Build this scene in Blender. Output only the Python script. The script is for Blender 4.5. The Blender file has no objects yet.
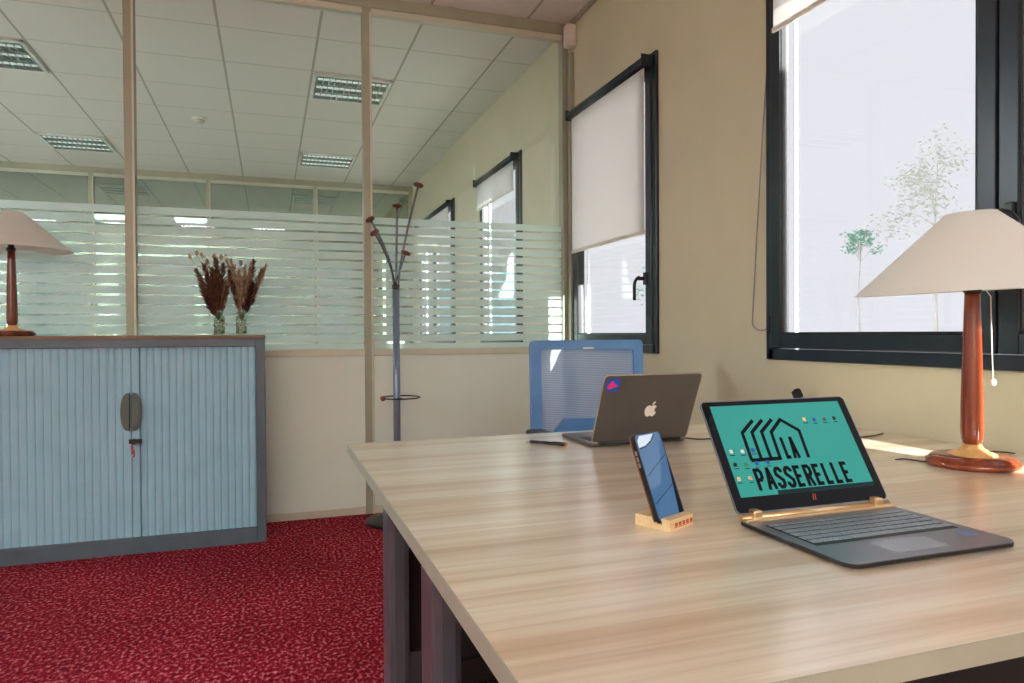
import bpy, bmesh, math, random
from mathutils import Vector, Matrix
random.seed(7)
PI = math.pi
sc = bpy.context.scene
COL = sc.collection

# ------------------------------------------------------------------ materials
def lin(c):
    r = []
    for v in c:
        v = v / 255.0
        r.append(v / 12.92 if v <= .04045 else ((v + .055) / 1.055) ** 2.4)
    return (r[0], r[1], r[2], 1.0)

def newmat(name):
    m = bpy.data.materials.new(name); m.use_nodes = True
    nt = m.node_tree
    for n in list(nt.nodes): nt.nodes.remove(n)
    out = nt.nodes.new('ShaderNodeOutputMaterial')
    return m, nt, out

def N(nt, kind, **kw):
    n = nt.nodes.new(kind)
    for k, v in kw.items(): setattr(n, k, v)
    return n

def mathn(nt, op, a, b=None, c=None):
    n = nt.nodes.new('ShaderNodeMath'); n.operation = op
    for i, x in enumerate((a, b, c)):
        if x is None: continue
        if isinstance(x, (int, float)): n.inputs[i].default_value = x
        else: nt.links.new(x, n.inputs[i])
    return n.outputs[0]

def mat(name, c, rough=.5, metal=0, c2=None, scale=8, stretch=(1, 1, 1), bump=0, bscale=60, spec=.5,
        emit=None, estr=0, coat=0, lo=.35, hi=.65, detail=4, bdist=.002):
    m, nt, out = newmat(name)
    p = N(nt, 'ShaderNodeBsdfPrincipled')
    p.inputs['Base Color'].default_value = lin(c)
    p.inputs['Roughness'].default_value = rough
    p.inputs['Metallic'].default_value = metal
    p.inputs['Specular IOR Level'].default_value = spec
    p.inputs['Coat Weight'].default_value = coat
    if emit:
        p.inputs['Emission Color'].default_value = lin(emit); p.inputs['Emission Strength'].default_value = estr
    tc = N(nt, 'ShaderNodeTexCoord'); mp = N(nt, 'ShaderNodeMapping')
    mp.inputs['Scale'].default_value = stretch
    nt.links.new(tc.outputs['Object'], mp.inputs['Vector'])
    if c2 is None: c2 = tuple(max(0, v * .97) for v in c)
    nz = N(nt, 'ShaderNodeTexNoise'); nz.inputs['Scale'].default_value = scale; nz.inputs['Detail'].default_value = detail
    nt.links.new(mp.outputs[0], nz.inputs['Vector'])
    cr = N(nt, 'ShaderNodeValToRGB')
    cr.color_ramp.elements[0].position = lo; cr.color_ramp.elements[0].color = lin(c)
    cr.color_ramp.elements[1].position = hi; cr.color_ramp.elements[1].color = lin(c2)
    nt.links.new(nz.outputs['Fac'], cr.inputs[0]); nt.links.new(cr.outputs[0], p.inputs['Base Color'])
    if bump:
        b = N(nt, 'ShaderNodeBump'); b.inputs['Strength'].default_value = bump; b.inputs['Distance'].default_value = bdist
        n2 = N(nt, 'ShaderNodeTexNoise'); n2.inputs['Scale'].default_value = bscale; n2.inputs['Detail'].default_value = 3
        nt.links.new(mp.outputs[0], n2.inputs['Vector'])
        nt.links.new(n2.outputs['Fac'], b.inputs['Height']); nt.links.new(b.outputs[0], p.inputs['Normal'])
    nt.links.new(p.outputs[0], out.inputs[0])
    return m

def glassmat(name, tint, ior=1.5, rough=0.0):
    m, nt, out = newmat(name)
    t = N(nt, 'ShaderNodeBsdfTransparent'); t.inputs[0].default_value = (*tint, 1)
    g = N(nt, 'ShaderNodeBsdfGlossy'); g.inputs['Roughness'].default_value = rough
    f = N(nt, 'ShaderNodeLayerWeight'); f.inputs['Blend'].default_value = .5
    k0 = ((ior - 1) / (ior + 1)) ** 2
    fac = mathn(nt, 'MULTIPLY_ADD', mathn(nt, 'POWER', f.outputs['Facing'], 5.0), 1 - k0, k0)
    mx = N(nt, 'ShaderNodeMixShader')
    nt.links.new(fac, mx.inputs[0]); nt.links.new(t.outputs[0], mx.inputs[1]); nt.links.new(g.outputs[0], mx.inputs[2])
    nt.links.new(mx.outputs[0], out.inputs[0])
    return m

def sheermat(name, c, trans, tl=.5, lines=None, tint=None):
    """woven or frosted sheet: part see-through, part light-scattering on both sides"""
    m, nt, out = newmat(name)
    t = N(nt, 'ShaderNodeBsdfTransparent')
    if tint: t.inputs[0].default_value = (*tint, 1)
    d = N(nt, 'ShaderNodeBsdfDiffuse'); d.inputs[0].default_value = lin(c)
    l = N(nt, 'ShaderNodeBsdfTranslucent'); l.inputs[0].default_value = lin(c)
    a = N(nt, 'ShaderNodeMixShader'); a.inputs[0].default_value = tl
    nt.links.new(d.outputs[0], a.inputs[1]); nt.links.new(l.outputs[0], a.inputs[2])
    b = N(nt, 'ShaderNodeMixShader'); b.inputs[0].default_value = trans
    nt.links.new(a.outputs[0], b.inputs[1]); nt.links.new(t.outputs[0], b.inputs[2])
    if lines:
        tc = N(nt, 'ShaderNodeTexCoord'); sx = N(nt, 'ShaderNodeSeparateXYZ')
        nt.links.new(tc.outputs['Object'], sx.inputs[0])
        fr = mathn(nt, 'FRACT', mathn(nt, 'MULTIPLY', sx.outputs[2], 1 / lines))
        g = mathn(nt, 'GREATER_THAN', fr, .5)
        nz = N(nt, 'ShaderNodeTexNoise'); nz.inputs['Scale'].default_value = 30
        nt.links.new(mathn(nt, 'MULTIPLY_ADD', g, trans * .45, trans * .72), b.inputs[0])
    nt.links.new(b.outputs[0], out.inputs[0])
    return m

def ceilmat():
    m, nt, out = newmat('ceiling_tiles')
    p = N(nt, 'ShaderNodeBsdfPrincipled'); p.inputs['Roughness'].default_value = .75
    p.inputs['Specular IOR Level'].default_value = .3
    tc = N(nt, 'ShaderNodeTexCoord'); sx = N(nt, 'ShaderNodeSeparateXYZ'); nt.links.new(tc.outputs['Object'], sx.inputs[0])
    ds = []
    for k, off in ((0, 1.532), (1, -4.920)):
        fr = mathn(nt, 'FRACT', mathn(nt, 'DIVIDE', mathn(nt, 'ADD', sx.outputs[k], off), .618))
        d = mathn(nt, 'MINIMUM', fr, mathn(nt, 'SUBTRACT', 1.0, fr))
        ds.append(d)
    lx = mathn(nt, 'LESS_THAN', ds[0], .014); ly = mathn(nt, 'LESS_THAN', ds[1], .008)
    ln = mathn(nt, 'MAXIMUM', lx, ly)
    nz = N(nt, 'ShaderNodeTexNoise'); nz.inputs['Scale'].default_value = 90; nz.inputs['Detail'].default_value = 4
    nt.links.new(tc.outputs['Object'], nz.inputs['Vector'])
    mxn = N(nt, 'ShaderNodeMixRGB'); mxn.inputs[1].default_value = lin((224, 222, 217)); mxn.inputs[2].default_value = lin((216, 214, 208))
    nt.links.new(nz.outputs['Fac'], mxn.inputs[0])
    mx = N(nt, 'ShaderNodeMixRGB'); nt.links.new(ln, mx.inputs[0]); nt.links.new(mxn.outputs[0], mx.inputs[1])
    mx.inputs[2].default_value = lin((172, 172, 160))
    nt.links.new(mx.outputs[0], p.inputs['Base Color'])
    nt.links.new(p.outputs[0], out.inputs[0])
    return m

def woodmat(name, ca, cb, cc, rough=.38, along=0, sc_=1.0, coat=0.0):
    m, nt, out = newmat(name)
    p = N(nt, 'ShaderNodeBsdfPrincipled'); p.inputs['Roughness'].default_value = rough
    p.inputs['Coat Weight'].default_value = coat; p.inputs['Coat Roughness'].default_value = .24 if coat > .45 else .08
    tc = N(nt, 'ShaderNodeTexCoord')
    def noise(st, scale, det, dist=0):
        mp = N(nt, 'ShaderNodeMapping'); mp.inputs['Scale'].default_value = st
        nt.links.new(tc.outputs['Object'], mp.inputs['Vector'])
        n = N(nt, 'ShaderNodeTexNoise'); n.inputs['Scale'].default_value = scale; n.inputs['Detail'].default_value = det
        n.inputs['Distortion'].default_value = dist
        nt.links.new(mp.outputs[0], n.inputs['Vector']); return n.outputs['Fac']
    def st(a, b):
        v = [b, b, b]; v[along] = a; return tuple(v)
    n1 = noise(st(.55 * sc_, 9 * sc_), 1.6, 5, .3)
    n2 = noise(st(1.2 * sc_, 45 * sc_), 2.0, 4)
    r1 = N(nt, 'ShaderNodeValToRGB'); e = r1.color_ramp.elements
    e[0].position = .36; e[0].color = lin(cb); e[1].position = .62; e[1].color = lin(ca)
    x = e.new(.46); x.color = lin(tuple((a * .65 + b * .35) for a, b in zip(ca, cb)))
    nt.links.new(n1, r1.inputs[0])
    r2 = N(nt, 'ShaderNodeValToRGB'); r2.color_ramp.elements[0].position = .3; r2.color_ramp.elements[1].position = .55
    r2.color_ramp.elements[0].color = (1, 1, 1, 1); r2.color_ramp.elements[1].color = (0, 0, 0, 1)
    nt.links.new(n2, r2.inputs[0])
    mx = N(nt, 'ShaderNodeMixRGB'); nt.links.new(mathn(nt, 'MULTIPLY', r2.outputs[0], .45), mx.inputs[0])
    nt.links.new(r1.outputs[0], mx.inputs[1]); mx.inputs[2].default_value = lin(cc)
    nt.links.new(mx.outputs[0], p.inputs['Base Color']); nt.links.new(p.outputs[0], out.inputs[0])
    return m

def carpetmat():
    m, nt, out = newmat('red_carpet')
    p = N(nt, 'ShaderNodeBsdfPrincipled'); p.inputs['Roughness'].default_value = .95; p.inputs['Specular IOR Level'].default_value = .1
    tc = N(nt, 'ShaderNodeTexCoord')
    def noise(scale, det, st=(1, 1, 1)):
        mp = N(nt, 'ShaderNodeMapping'); mp.inputs['Scale'].default_value = st
        nt.links.new(tc.outputs['Object'], mp.inputs['Vector'])
        n = N(nt, 'ShaderNodeTexNoise'); n.inputs['Scale'].default_value = scale; n.inputs['Detail'].default_value = det
        nt.links.new(mp.outputs[0], n.inputs['Vector']); return n.outputs['Fac']
    a = noise(80, 4, (1, .7, 1)); b = noise(1.6, 3)
    cr = N(nt, 'ShaderNodeValToRGB'); e = cr.color_ramp.elements
    e[0].position = .36; e[0].color = lin((104, 12, 30)); e[1].position = .72; e[1].color = lin((236, 150, 160))
    x = e.new(.53); x.color = lin((162, 30, 52))
    nt.links.new(a, cr.inputs[0])
    mx = N(nt, 'ShaderNodeMixRGB'); mx.blend_type = 'MULTIPLY'
    r2 = N(nt, 'ShaderNodeValToRGB'); r2.color_ramp.elements[0].position = .4; r2.color_ramp.elements[1].position = .6
    r2.color_ramp.elements[0].color = (.80, .74, .76, 1); r2.color_ramp.elements[1].color = (1, 1, 1, 1)
    nt.links.new(b, r2.inputs[0]); mx.inputs[0].default_value = 1
    nt.links.new(cr.outputs[0], mx.inputs[1]); nt.links.new(r2.outputs[0], mx.inputs[2])
    bp = N(nt, 'ShaderNodeBump'); bp.inputs['Strength'].default_value = .8; bp.inputs['Distance'].default_value = .006
    nt.links.new(a, bp.inputs['Height']); nt.links.new(bp.outputs[0], p.inputs['Normal'])
    nt.links.new(mx.outputs[0], p.inputs['Base Color']); nt.links.new(p.outputs[0], out.inputs[0])
    return m

M = dict(
    wall=mat('beige_wall_paint', (206, 201, 174), .6, c2=(200, 195, 168), scale=2.5, bump=.15, bscale=180),
    wallwhite=mat('white_wall_paint', (222, 222, 214), .6),
    ceiling=ceilmat(), carpet=carpetmat(),
    floor2=mat('pale_vinyl', (150, 150, 145), .5),
    frame=mat('taupe_aluminium', (162, 164, 146), .42, .1, c2=(156, 158, 140)),
    frame_light=mat('cream_aluminium', (206, 208, 192), .4, .1),
    panel=mat('off_white_panel', (228, 241, 232), .38, c2=(224, 237, 228), scale=3),
    glass=glassmat('clear_partition_glass', (.965, .985, .977)),
    glass2=glassmat('green_partition_glass', (.52, .61, .57)),
    winglass=glassmat('window_glass', (.97, .985, .985)),
    frost=sheermat('frosted_film', (234, 250, 249), .25, .5, tint=(.95, 1, .99)),
    anthra=mat('anthracite_frame', (32, 44, 53), .3, .3, c2=(28, 39, 48), spec=.6),
    rubber=mat('black_gasket', (14, 16, 18), .5),
    white_trim=mat('white_reveal', (232, 236, 242), .4),
    blind=sheermat('blind_fabric', (243, 243, 241), .10, .62),
    alu=mat('satin_aluminium', (190, 192, 190), .3, .9),
    chrome=mat('polished_metal', (215, 215, 215), .12, 1),
    black=mat('black_plastic', (16, 16, 18), .35),
    blackmatte=mat('matte_black', (20, 20, 22), .7),
    oak=woodmat('light_oak_laminate', (247, 240, 220), (220, 199, 168), (196, 170, 136), rough=.3, coat=1.0),
    edge=mat('grey_edge_band', (170, 175, 160), .4, c2=(162, 167, 152)),
    legmetal=mat('grey_powder_coat', (98, 105, 116), .3, .45, c2=(90, 97, 108)),
    cab_frame=mat('slate_grey_cabinet', (88, 106, 122), .42, .1, c2=(82, 99, 114)),
    shutter=mat('pale_blue_shutter', (152, 200, 224), .42, c2=(146, 194, 218)),
    cab_top=woodmat('brown_board', (128, 106, 84), (104, 84, 64), (90, 72, 54), rough=.5),
    handle=mat('grey_green_handle', (84, 98, 96), .4),
    cherry=woodmat('cherry_wood', (146, 66, 34), (110, 42, 20), (90, 32, 14), rough=.22, along=2, sc_=1.5, coat=.4),
    darkcherry=woodmat('dark_cherry_wood', (118, 50, 30), (88, 32, 18), (70, 22, 12), rough=.25, along=2, sc_=1.5, coat=.4),
    palewood=woodmat('pale_turned_wood', (226, 178, 118), (206, 152, 92), (190, 136, 78), rough=.3, along=2),
    shade=sheermat('lamp_shade_fabric', (246, 249, 246), .0, .34),
    blue=mat('blue_chair_plastic', (98, 146, 204), .4, c2=(90, 138, 196)),
    mesh=sheermat('blue_mesh', (178, 206, 244), .52, .4, lines=.0075),
    seatfab=mat('blue_seat_fabric', (44, 84, 150), .9, bump=.4, bscale=300),
    spacegrey=mat('space_grey_aluminium', (104, 101, 100), .36, .6, c2=(99, 96, 95)),
    silver=mat('silver_edge', (214, 206, 198), .25, .9),
    hpdark=mat('dark_grey_aluminium', (128, 134, 146), .3, .5, c2=(122, 128, 140)),  # lightened to stand in for sky reflected off the metal
    hpkey=mat('grey_keycap', (146, 162, 176), .3, .2),  # keys lightened too, for the reflected sky
    gold=mat('pale_gold', (246, 214, 168), .28, .8),
    copper=mat('copper', (220, 120, 70), .3, .8),
    applewhite=mat('white_emblem', (240, 236, 228), .3),
    stickerblue=mat('blue_sticker', (24, 84, 190), .35),
    stickerpink=mat('pink_print', (222, 40, 120), .4),
    screenglass=mat('black_screen_glass', (5, 6, 8), .06, spec=.22),
    teal=mat('teal_display', (20, 70, 66), .08, c2=(24, 78, 72), scale=5, emit=(62, 182, 170), estr=.52, spec=.25),
    tealbar=mat('dark_taskbar', (14, 40, 44), .1, emit=(10, 36, 40), estr=.25, spec=.2),
    ink=mat('dark_letter', (6, 12, 16), .1, spec=.15),
    phoneglass=mat('phone_display', (40, 70, 104), .05, c2=(32, 58, 90), emit=(96, 140, 186), estr=.42, spec=.7),  # blue glow stands in for window and ceiling mirrored in the glass
    phoneline=mat('dark_line', (20, 34, 54), .1),
    phonelight=mat('pale_display_patch', (180, 200, 220), .08, emit=(190, 205, 220), estr=.5),  # painted reflection on the phone glass
    bamboo=woodmat('bamboo_block', (238, 214, 170), (220, 190, 140), (205, 172, 120), rough=.5, sc_=2),
    greenicon=mat('green_icon', (60, 140, 70), .4),
    chainmat=mat('lilac_grey_chain', (150, 140, 146), .5),
    redink=mat('red_stamp', (196, 84, 66), .6),
    brown=mat('brown_case', (126, 84, 60), .5),
    vase=glassmat('vase_glass', (.80, .86, .78), 1.5, .05),
    vaserib=mat('cut_glass_relief', (170, 180, 160), .15, .2, c2=(84, 92, 74), scale=70, lo=.45, hi=.55),
    dry1=mat('dried_brown_grass', (112, 70, 52), .9, c2=(78, 44, 34), scale=60),
    dry2=mat('dried_beige_grass', (176, 148, 118), .9, c2=(130, 104, 80), scale=60),
    dry3=mat('dried_dark_grass', (52, 30, 32), .9, c2=(84, 40, 40), scale=60),
    stem=mat('dry_stem', (130, 112, 72), .8),
    steel_blue=mat('blue_grey_tube', (128, 148, 172), .28, .4),
    darksteel=mat('dark_steel_rod', (104, 106, 112), .25, .8),
    louvre=mat('mirror_louvre', (205, 214, 210), .2, .85),
    lightwhite=mat('white_enamel', (228, 230, 226), .4),
    louvredark=mat('lamp_cavity', (96, 122, 112), .5),
    lampon2=mat('lit_diffuser_far', (250, 250, 245), .5, emit=(246, 248, 250), estr=150.0),  # added fill light for the rooms beyond the partition
    lampon=mat('lit_diffuser', (250, 250, 245), .5, emit=(250, 253, 250), estr=49.0),  # added fill light for the near office
    tube=mat('fluorescent_tube', (240, 245, 242), .3, emit=(230, 245, 238), estr=.4),
    bulb=mat('warm_bulb', (255, 240, 220), .3, emit=(255, 190, 130), estr=7.0),
    whiteplastic=mat('white_plastic', (226, 224, 214), .4),
    leaf=sheermat('pale_leaf', (226, 230, 218), 0.0, .5),  # leaf colours paled to stand in for outdoor overexposure
    leafgreen=sheermat('green_leaf', (170, 214, 194), 0.0, .5),
    bark=mat('pale_bark', (236, 234, 236), .9),  # bark whitened so trunks fade as if overexposed
    facade=mat('pale_render', (246, 246, 250), .9),
    facadeblue=mat('light_blue_cladding', (166, 208, 226), .8),
    ground=mat('pale_gravel', (196, 194, 188), .95),
)

# ------------------------------------------------------------------ mesh helpers
class MB:
    def __init__(s, *mats):
        s.bm = bmesh.new(); s.mats = list(mats); s.mi = 0
    def _tag(s, faces, smooth=False):
        for f in faces: f.material_index = s.mi; f.smooth = smooth
    def box(s, x0, x1, y0, y1, z0, z1, bev=0, mx=None):
        r = bmesh.ops.create_cube(s.bm, size=1)
        vs = r['verts']
        for v in vs:
            v.co = Vector((x0 + (v.co.x + .5) * (x1 - x0), y0 + (v.co.y + .5) * (y1 - y0), z0 + (v.co.z + .5) * (z1 - z0)))
        fs = list({f for v in vs for f in v.link_faces}); s._tag(fs)
        if bev:
            es = list({e for v in vs for e in v.link_edges})
            r2 = bmesh.ops.bevel(s.bm, geom=es, offset=bev, segments=2, profile=.5, affect='EDGES')
            vs = list({v for f in r2['faces'] for v in f.verts} | {v for v in vs if v.is_valid})
            s._tag(r2['faces'])
        if mx is not None:
            for v in vs: v.co = mx @ v.co
        return s
    def poly(s, pts, h, mx=None, smooth=False):
        """prism from 2D pts (xy) of height h (z 0..h), then mx"""
        a = [s.bm.verts.new(Vector((p[0], p[1], 0))) for p in pts]
        b = [s.bm.verts.new(Vector((p[0], p[1], h))) for p in pts]
        n = len(pts); fs = []
        try:
            fs.append(s.bm.faces.new(a[::-1])); fs.append(s.bm.faces.new(b))
            sd = [s.bm.faces.new((a[i], a[(i + 1) % n], b[(i + 1) % n], b[i])) for i in range(n)]
        except ValueError: return s
        s._tag(fs); s._tag(sd, smooth)
        if mx is not None:
            for v in a + b: v.co = mx @ v.co
        return s
    def lathe(s, prof, seg=32, mx=None, cap=True, smooth=True):
        rings = []
        for r, z in prof:
            rings.append([s.bm.verts.new(Vector((r * math.cos(2 * PI * i / seg), r * math.sin(2 * PI * i / seg), z))) for i in range(seg)])
        fs = []
        for a, b in zip(rings, rings[1:]):
            for i in range(seg):
                fs.append(s.bm.faces.new((a[i], a[(i + 1) % seg], b[(i + 1) % seg], b[i])))
        s._tag(fs, smooth)
        if cap:
            c = []
            if prof[0][0] > 1e-5: c.append(s.bm.faces.new(rings[0][::-1]))
            if prof[-1][0] > 1e-5: c.append(s.bm.faces.new(rings[-1]))
            s._tag(c)
        if mx is not None:
            for r in rings:
                for v in r: v.co = mx @ v.co
        return s
    def tube(s, pts, r, seg=10, r_end=None):
        pts = [Vector(p) for p in pts]; n = len(pts)
        up = Vector((0, 0, 1)); rings = []
        prev = None
        for i, p in enumerate(pts):
            t = (pts[min(i + 1, n - 1)] - pts[max(i - 1, 0)]).normalized()
            if prev is None:
                a = t.orthogonal().normalized()
            else:
                a = (prev - t * prev.dot(t)).normalized()
            prev = a; b = t.cross(a)
            rr = r if r_end is None else r + (r_end - r) * i / (n - 1)
            rings.append([s.bm.verts.new(p + a * rr * math.cos(2 * PI * k / seg) + b * rr * math.sin(2 * PI * k / seg)) for k in range(seg)])
        fs = []
        for a, b in zip(rings, rings[1:]):
            for i in range(seg): fs.append(s.bm.faces.new((a[i], a[(i + 1) % seg], b[(i + 1) % seg], b[i])))
        s._tag(fs, True)
        s._tag([s.bm.faces.new(rings[0][::-1]), s.bm.faces.new(rings[-1])])
        return s
    def ball(s, c, r, sx=1, sy=1, sz=1, seg=16, mx=None):
        rr = bmesh.ops.create_uvsphere(s.bm, u_segments=seg, v_segments=max(6, seg // 2), radius=1)
        for v in rr['verts']:
            v.co = Vector((v.co.x * r * sx, v.co.y * r * sy, v.co.z * r * sz))
            if mx is not None: v.co = mx @ v.co
            v.co += Vector(c)
        s._tag({f for v in rr['verts'] for f in v.link_faces}, True)
        return s
    def quad(s, a, b, c, d):
        s._tag([s.bm.faces.new([s.bm.verts.new(Vector(p)) for p in (a, b, c, d)])]); return s
    def build(s, name, m=None, parent=None, loc=(0, 0, 0), mx=None, keepworld=False):
        bmesh.ops.recalc_face_normals(s.bm, faces=s.bm.faces[:])
        me = bpy.data.meshes.new(name); s.bm.to_mesh(me); s.bm.free()
        for x in (s.mats or [m]): me.materials.append(x)
        o = bpy.data.objects.new(name, me); COL.objects.link(o)
        if parent is not None: o.parent = parent
        if mx is not None: o.matrix_basis = mx
        else: o.location = loc
        return o

def tag(o, label=None, cat=None, group=None, kind=None):
    if label: o['label'] = label
    if cat: o['category'] = cat
    if group: o['group'] = group
    if kind: o['kind'] = kind
    return o
def empty(name, loc=(0, 0, 0), rz=0, label=None, cat=None, group=None, kind=None):
    o = bpy.data.objects.new(name, None); o.empty_display_size = .1; COL.objects.link(o)
    o.location = loc; o.rotation_euler = (0, 0, rz)
    return tag(o, label, cat, group, kind)
def copy_tree(o, parent=None):
    c = o.copy(); COL.objects.link(c)
    if parent is not None: c.parent = parent
    for ch in [x for x in bpy.data.objects if x.parent == o]: copy_tree(ch, c)
    return c
def arc(cx, cy, r, a0, a1, n):
    return [(cx + r * math.cos(a0 + (a1 - a0) * i / n), cy + r * math.sin(a0 + (a1 - a0) * i / n)) for i in range(n + 1)]
def rrect(w, h, r, n=6):
    """rounded rectangle centred on 0"""
    x, y = w / 2 - r, h / 2 - r
    return arc(x, y, r, 0, PI / 2, n) + arc(-x, y, r, PI / 2, PI, n) + arc(-x, -y, r, PI, 1.5 * PI, n) + arc(x, -y, r, 1.5 * PI, 2 * PI, n)
def frame3(o, ux, uy):
    """matrix with origin o, x axis ux, y axis uy, z = ux x uy"""
    ux = Vector(ux).normalized(); uy = Vector(uy).normalized(); uz = ux.cross(uy)
    m = Matrix.Identity(4)
    for i in range(3): m[i][0] = ux[i]; m[i][1] = uy[i]; m[i][2] = uz[i]; m[i][3] = o[i]
    return m

# ------------------------------------------------------------------ room shell
XW = 1.845; YP = 4.23; ZC = 3.042; XL = -4.9; YB = -5.6; YP2 = 9.5; YE = 14.6; XL2 = -6.0; WT = .05
def struct(o): o['kind'] = 'structure'; return o
struct(MB(M['carpet']).box(XL, XW + WT, YB, YP, -.08, 0).build('floor'))
struct(MB(M['floor2']).box(XL2, XW + WT, YP, YE, -.08, 0).build('floor_far_office'))
struct(MB(M['ceiling']).box(XL2, XW + WT, YB, YE, ZC, ZC + .08).build('ceiling'))

OPEN = [(-.62, 2.272, .965, 2.50), (3.12, 4.13, .965, 2.455), (5.13, 6.22, .965, 2.455), (7.22, 8.95, .965, 2.47), (10.6, 12.2, .965, 2.5)]
def wall_holes(axis, c0, c1, a0, a1, z0, z1, holes, m):
    b = MB(m)
    def put(p, q, r, t):
        if q - p < 1e-4 or t - r < 1e-4: return
        if axis == 'x': b.box(c0, c1, p, q, r, t)
        else: b.box(p, q, c0, c1, r, t)
    cur = a0
    for h in sorted(holes):
        put(cur, h[0], z0, z1); put(h[0], h[1], z0, h[2]); put(h[0], h[1], h[3], z1); cur = h[1]
    put(cur, a1, z0, z1)
    return b
struct(wall_holes('x', XW, XW + WT, YB, YE, 0, ZC, OPEN, M['wall']).build('wall_right'))
LW1 = [(-2.3, -.9, .5, 2.75), (-.6, .9, .5, 2.75), (1.2, 2.7, .5, 2.75)]  # unseen openings, added to let in more daylight
struct(wall_holes('x', XL - .1, XL, YB, YP, 0, ZC, LW1, M['wall']).build('wall_left'))
struct(MB(M['wall']).box(XL - .1, XW + WT, YB - .1, YB, 0, ZC).build('wall_back'))
ENDW = [(-5.8, -4.5, .25, 2.5), (-4.2, -2.95, .25, 2.5), (-2.65, -1.30, .25, 2.5), (-1.0, .30, .25, 2.5), (.6, 1.65, .25, 2.5)]
struct(wall_holes('y', YE, YE + .1, XL2, XW + WT, 0, ZC, ENDW, M['wallwhite']).build('wall_far'))
LW = [(4.9, 6.6, .95, 2.6), (7.2, 9.0, .95, 2.6), (10.0, 11.8, .95, 2.7), (12.2, 14.0, .95, 2.7)]  # side openings put in to light the rooms beyond the partition
struct(wall_holes('x', XL2 - .1, XL2, YP, YE, 0, ZC, LW, M['wallwhite']).build('wall_far_left'))
struct(MB(M['wallwhite']).box(XL2 - .1, XL - .1, YP - .1, YP, 0, ZC).build('wall_left_return'))

# skirting on the glass partition and the window wall
struct(MB(M['frame_light']).box(XW - .012, XW, YB, YP - .03, 0, .07, .003).build('baseboard_right'))
# cable trunking in the corner by the partition
struct(MB(M['frame']).box(XW - .03, XW, 4.135, 4.175, .07, 2.84, .003).build('trim_1'))
struct(MB(M['frame']).box(XW - .02, XW, 2.9, 4.20, 3.018, ZC, .002).build('trim_2'))

# ---- glazed partition between the two offices
def partition(name, y, x0, x1, posts, base_z, film, gm, pm, with_base=True, filmtop=1.75):
    root = struct(empty(name, (0, y, 0)))
    pw = .026
    b = MB(M['frame'])
    b.box(x0, x1, -.03, .03, ZC - .07, ZC, .003); b.build('top_rail', None, root)
    b = MB(M['frame_light']); b.box(x0, x1, -.026, .026, ZC - .105, ZC - .071, .002); b.build('glazing_bead', None, root)
    b = MB(M['frame_light']); b.box(x0, x1, -.032, .032, base_z - .04, base_z, .003); b.build('mid_rail', None, root)
    b = MB(M['frame_light']); b.box(x0, x1, -.028, .028, 0, .045, .003); b.build('bottom_rail', None, root)
    for px in posts:
        b = MB(M['frame']); b.box(px - pw, px + pw, -.034, .034, .0, ZC - .07, .004)
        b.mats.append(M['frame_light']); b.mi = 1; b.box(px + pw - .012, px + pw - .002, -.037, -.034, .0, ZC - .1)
        b.build('post', None, root)
    for a, c in zip(posts, posts[1:]):
        a2, c2 = a + pw, c - pw
        MB(pm).box(a2, c2, -.022, .022, .045, base_z - .04).build('base_panel', None, root)
        g = MB(gm).box(a2, c2, -.004, .004, base_z, ZC - .105).build('glass_pane', None, root)
        if film:
            f = MB(M['frost']); top = filmtop; gap = .012; per = .0535; zb = base_z + .001
            z = top
            for k in range(14):
                gz = filmtop - .046 - k * per
                f.box(a2, c2, -.0052, -.0046, gz + gap / 2, z); z = gz - gap / 2
            f.box(a2, c2, -.0052, -.0046, zb, z)
            f.build('frosted_film', None, g)
    return root
partition('wall_partition', YP, XL, XW, [XL + .03, -3.3, -2.0, -.692, .553, XW - .03], .972, True, M['glass'], M['panel'])
partition('wall_partition_far', YP2, XL2, XW, [XL2 + .03, -3.35, -1.97, -.70, .575, XW - .03], .972, False, M['glass2'], M['wallwhite'])

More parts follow.
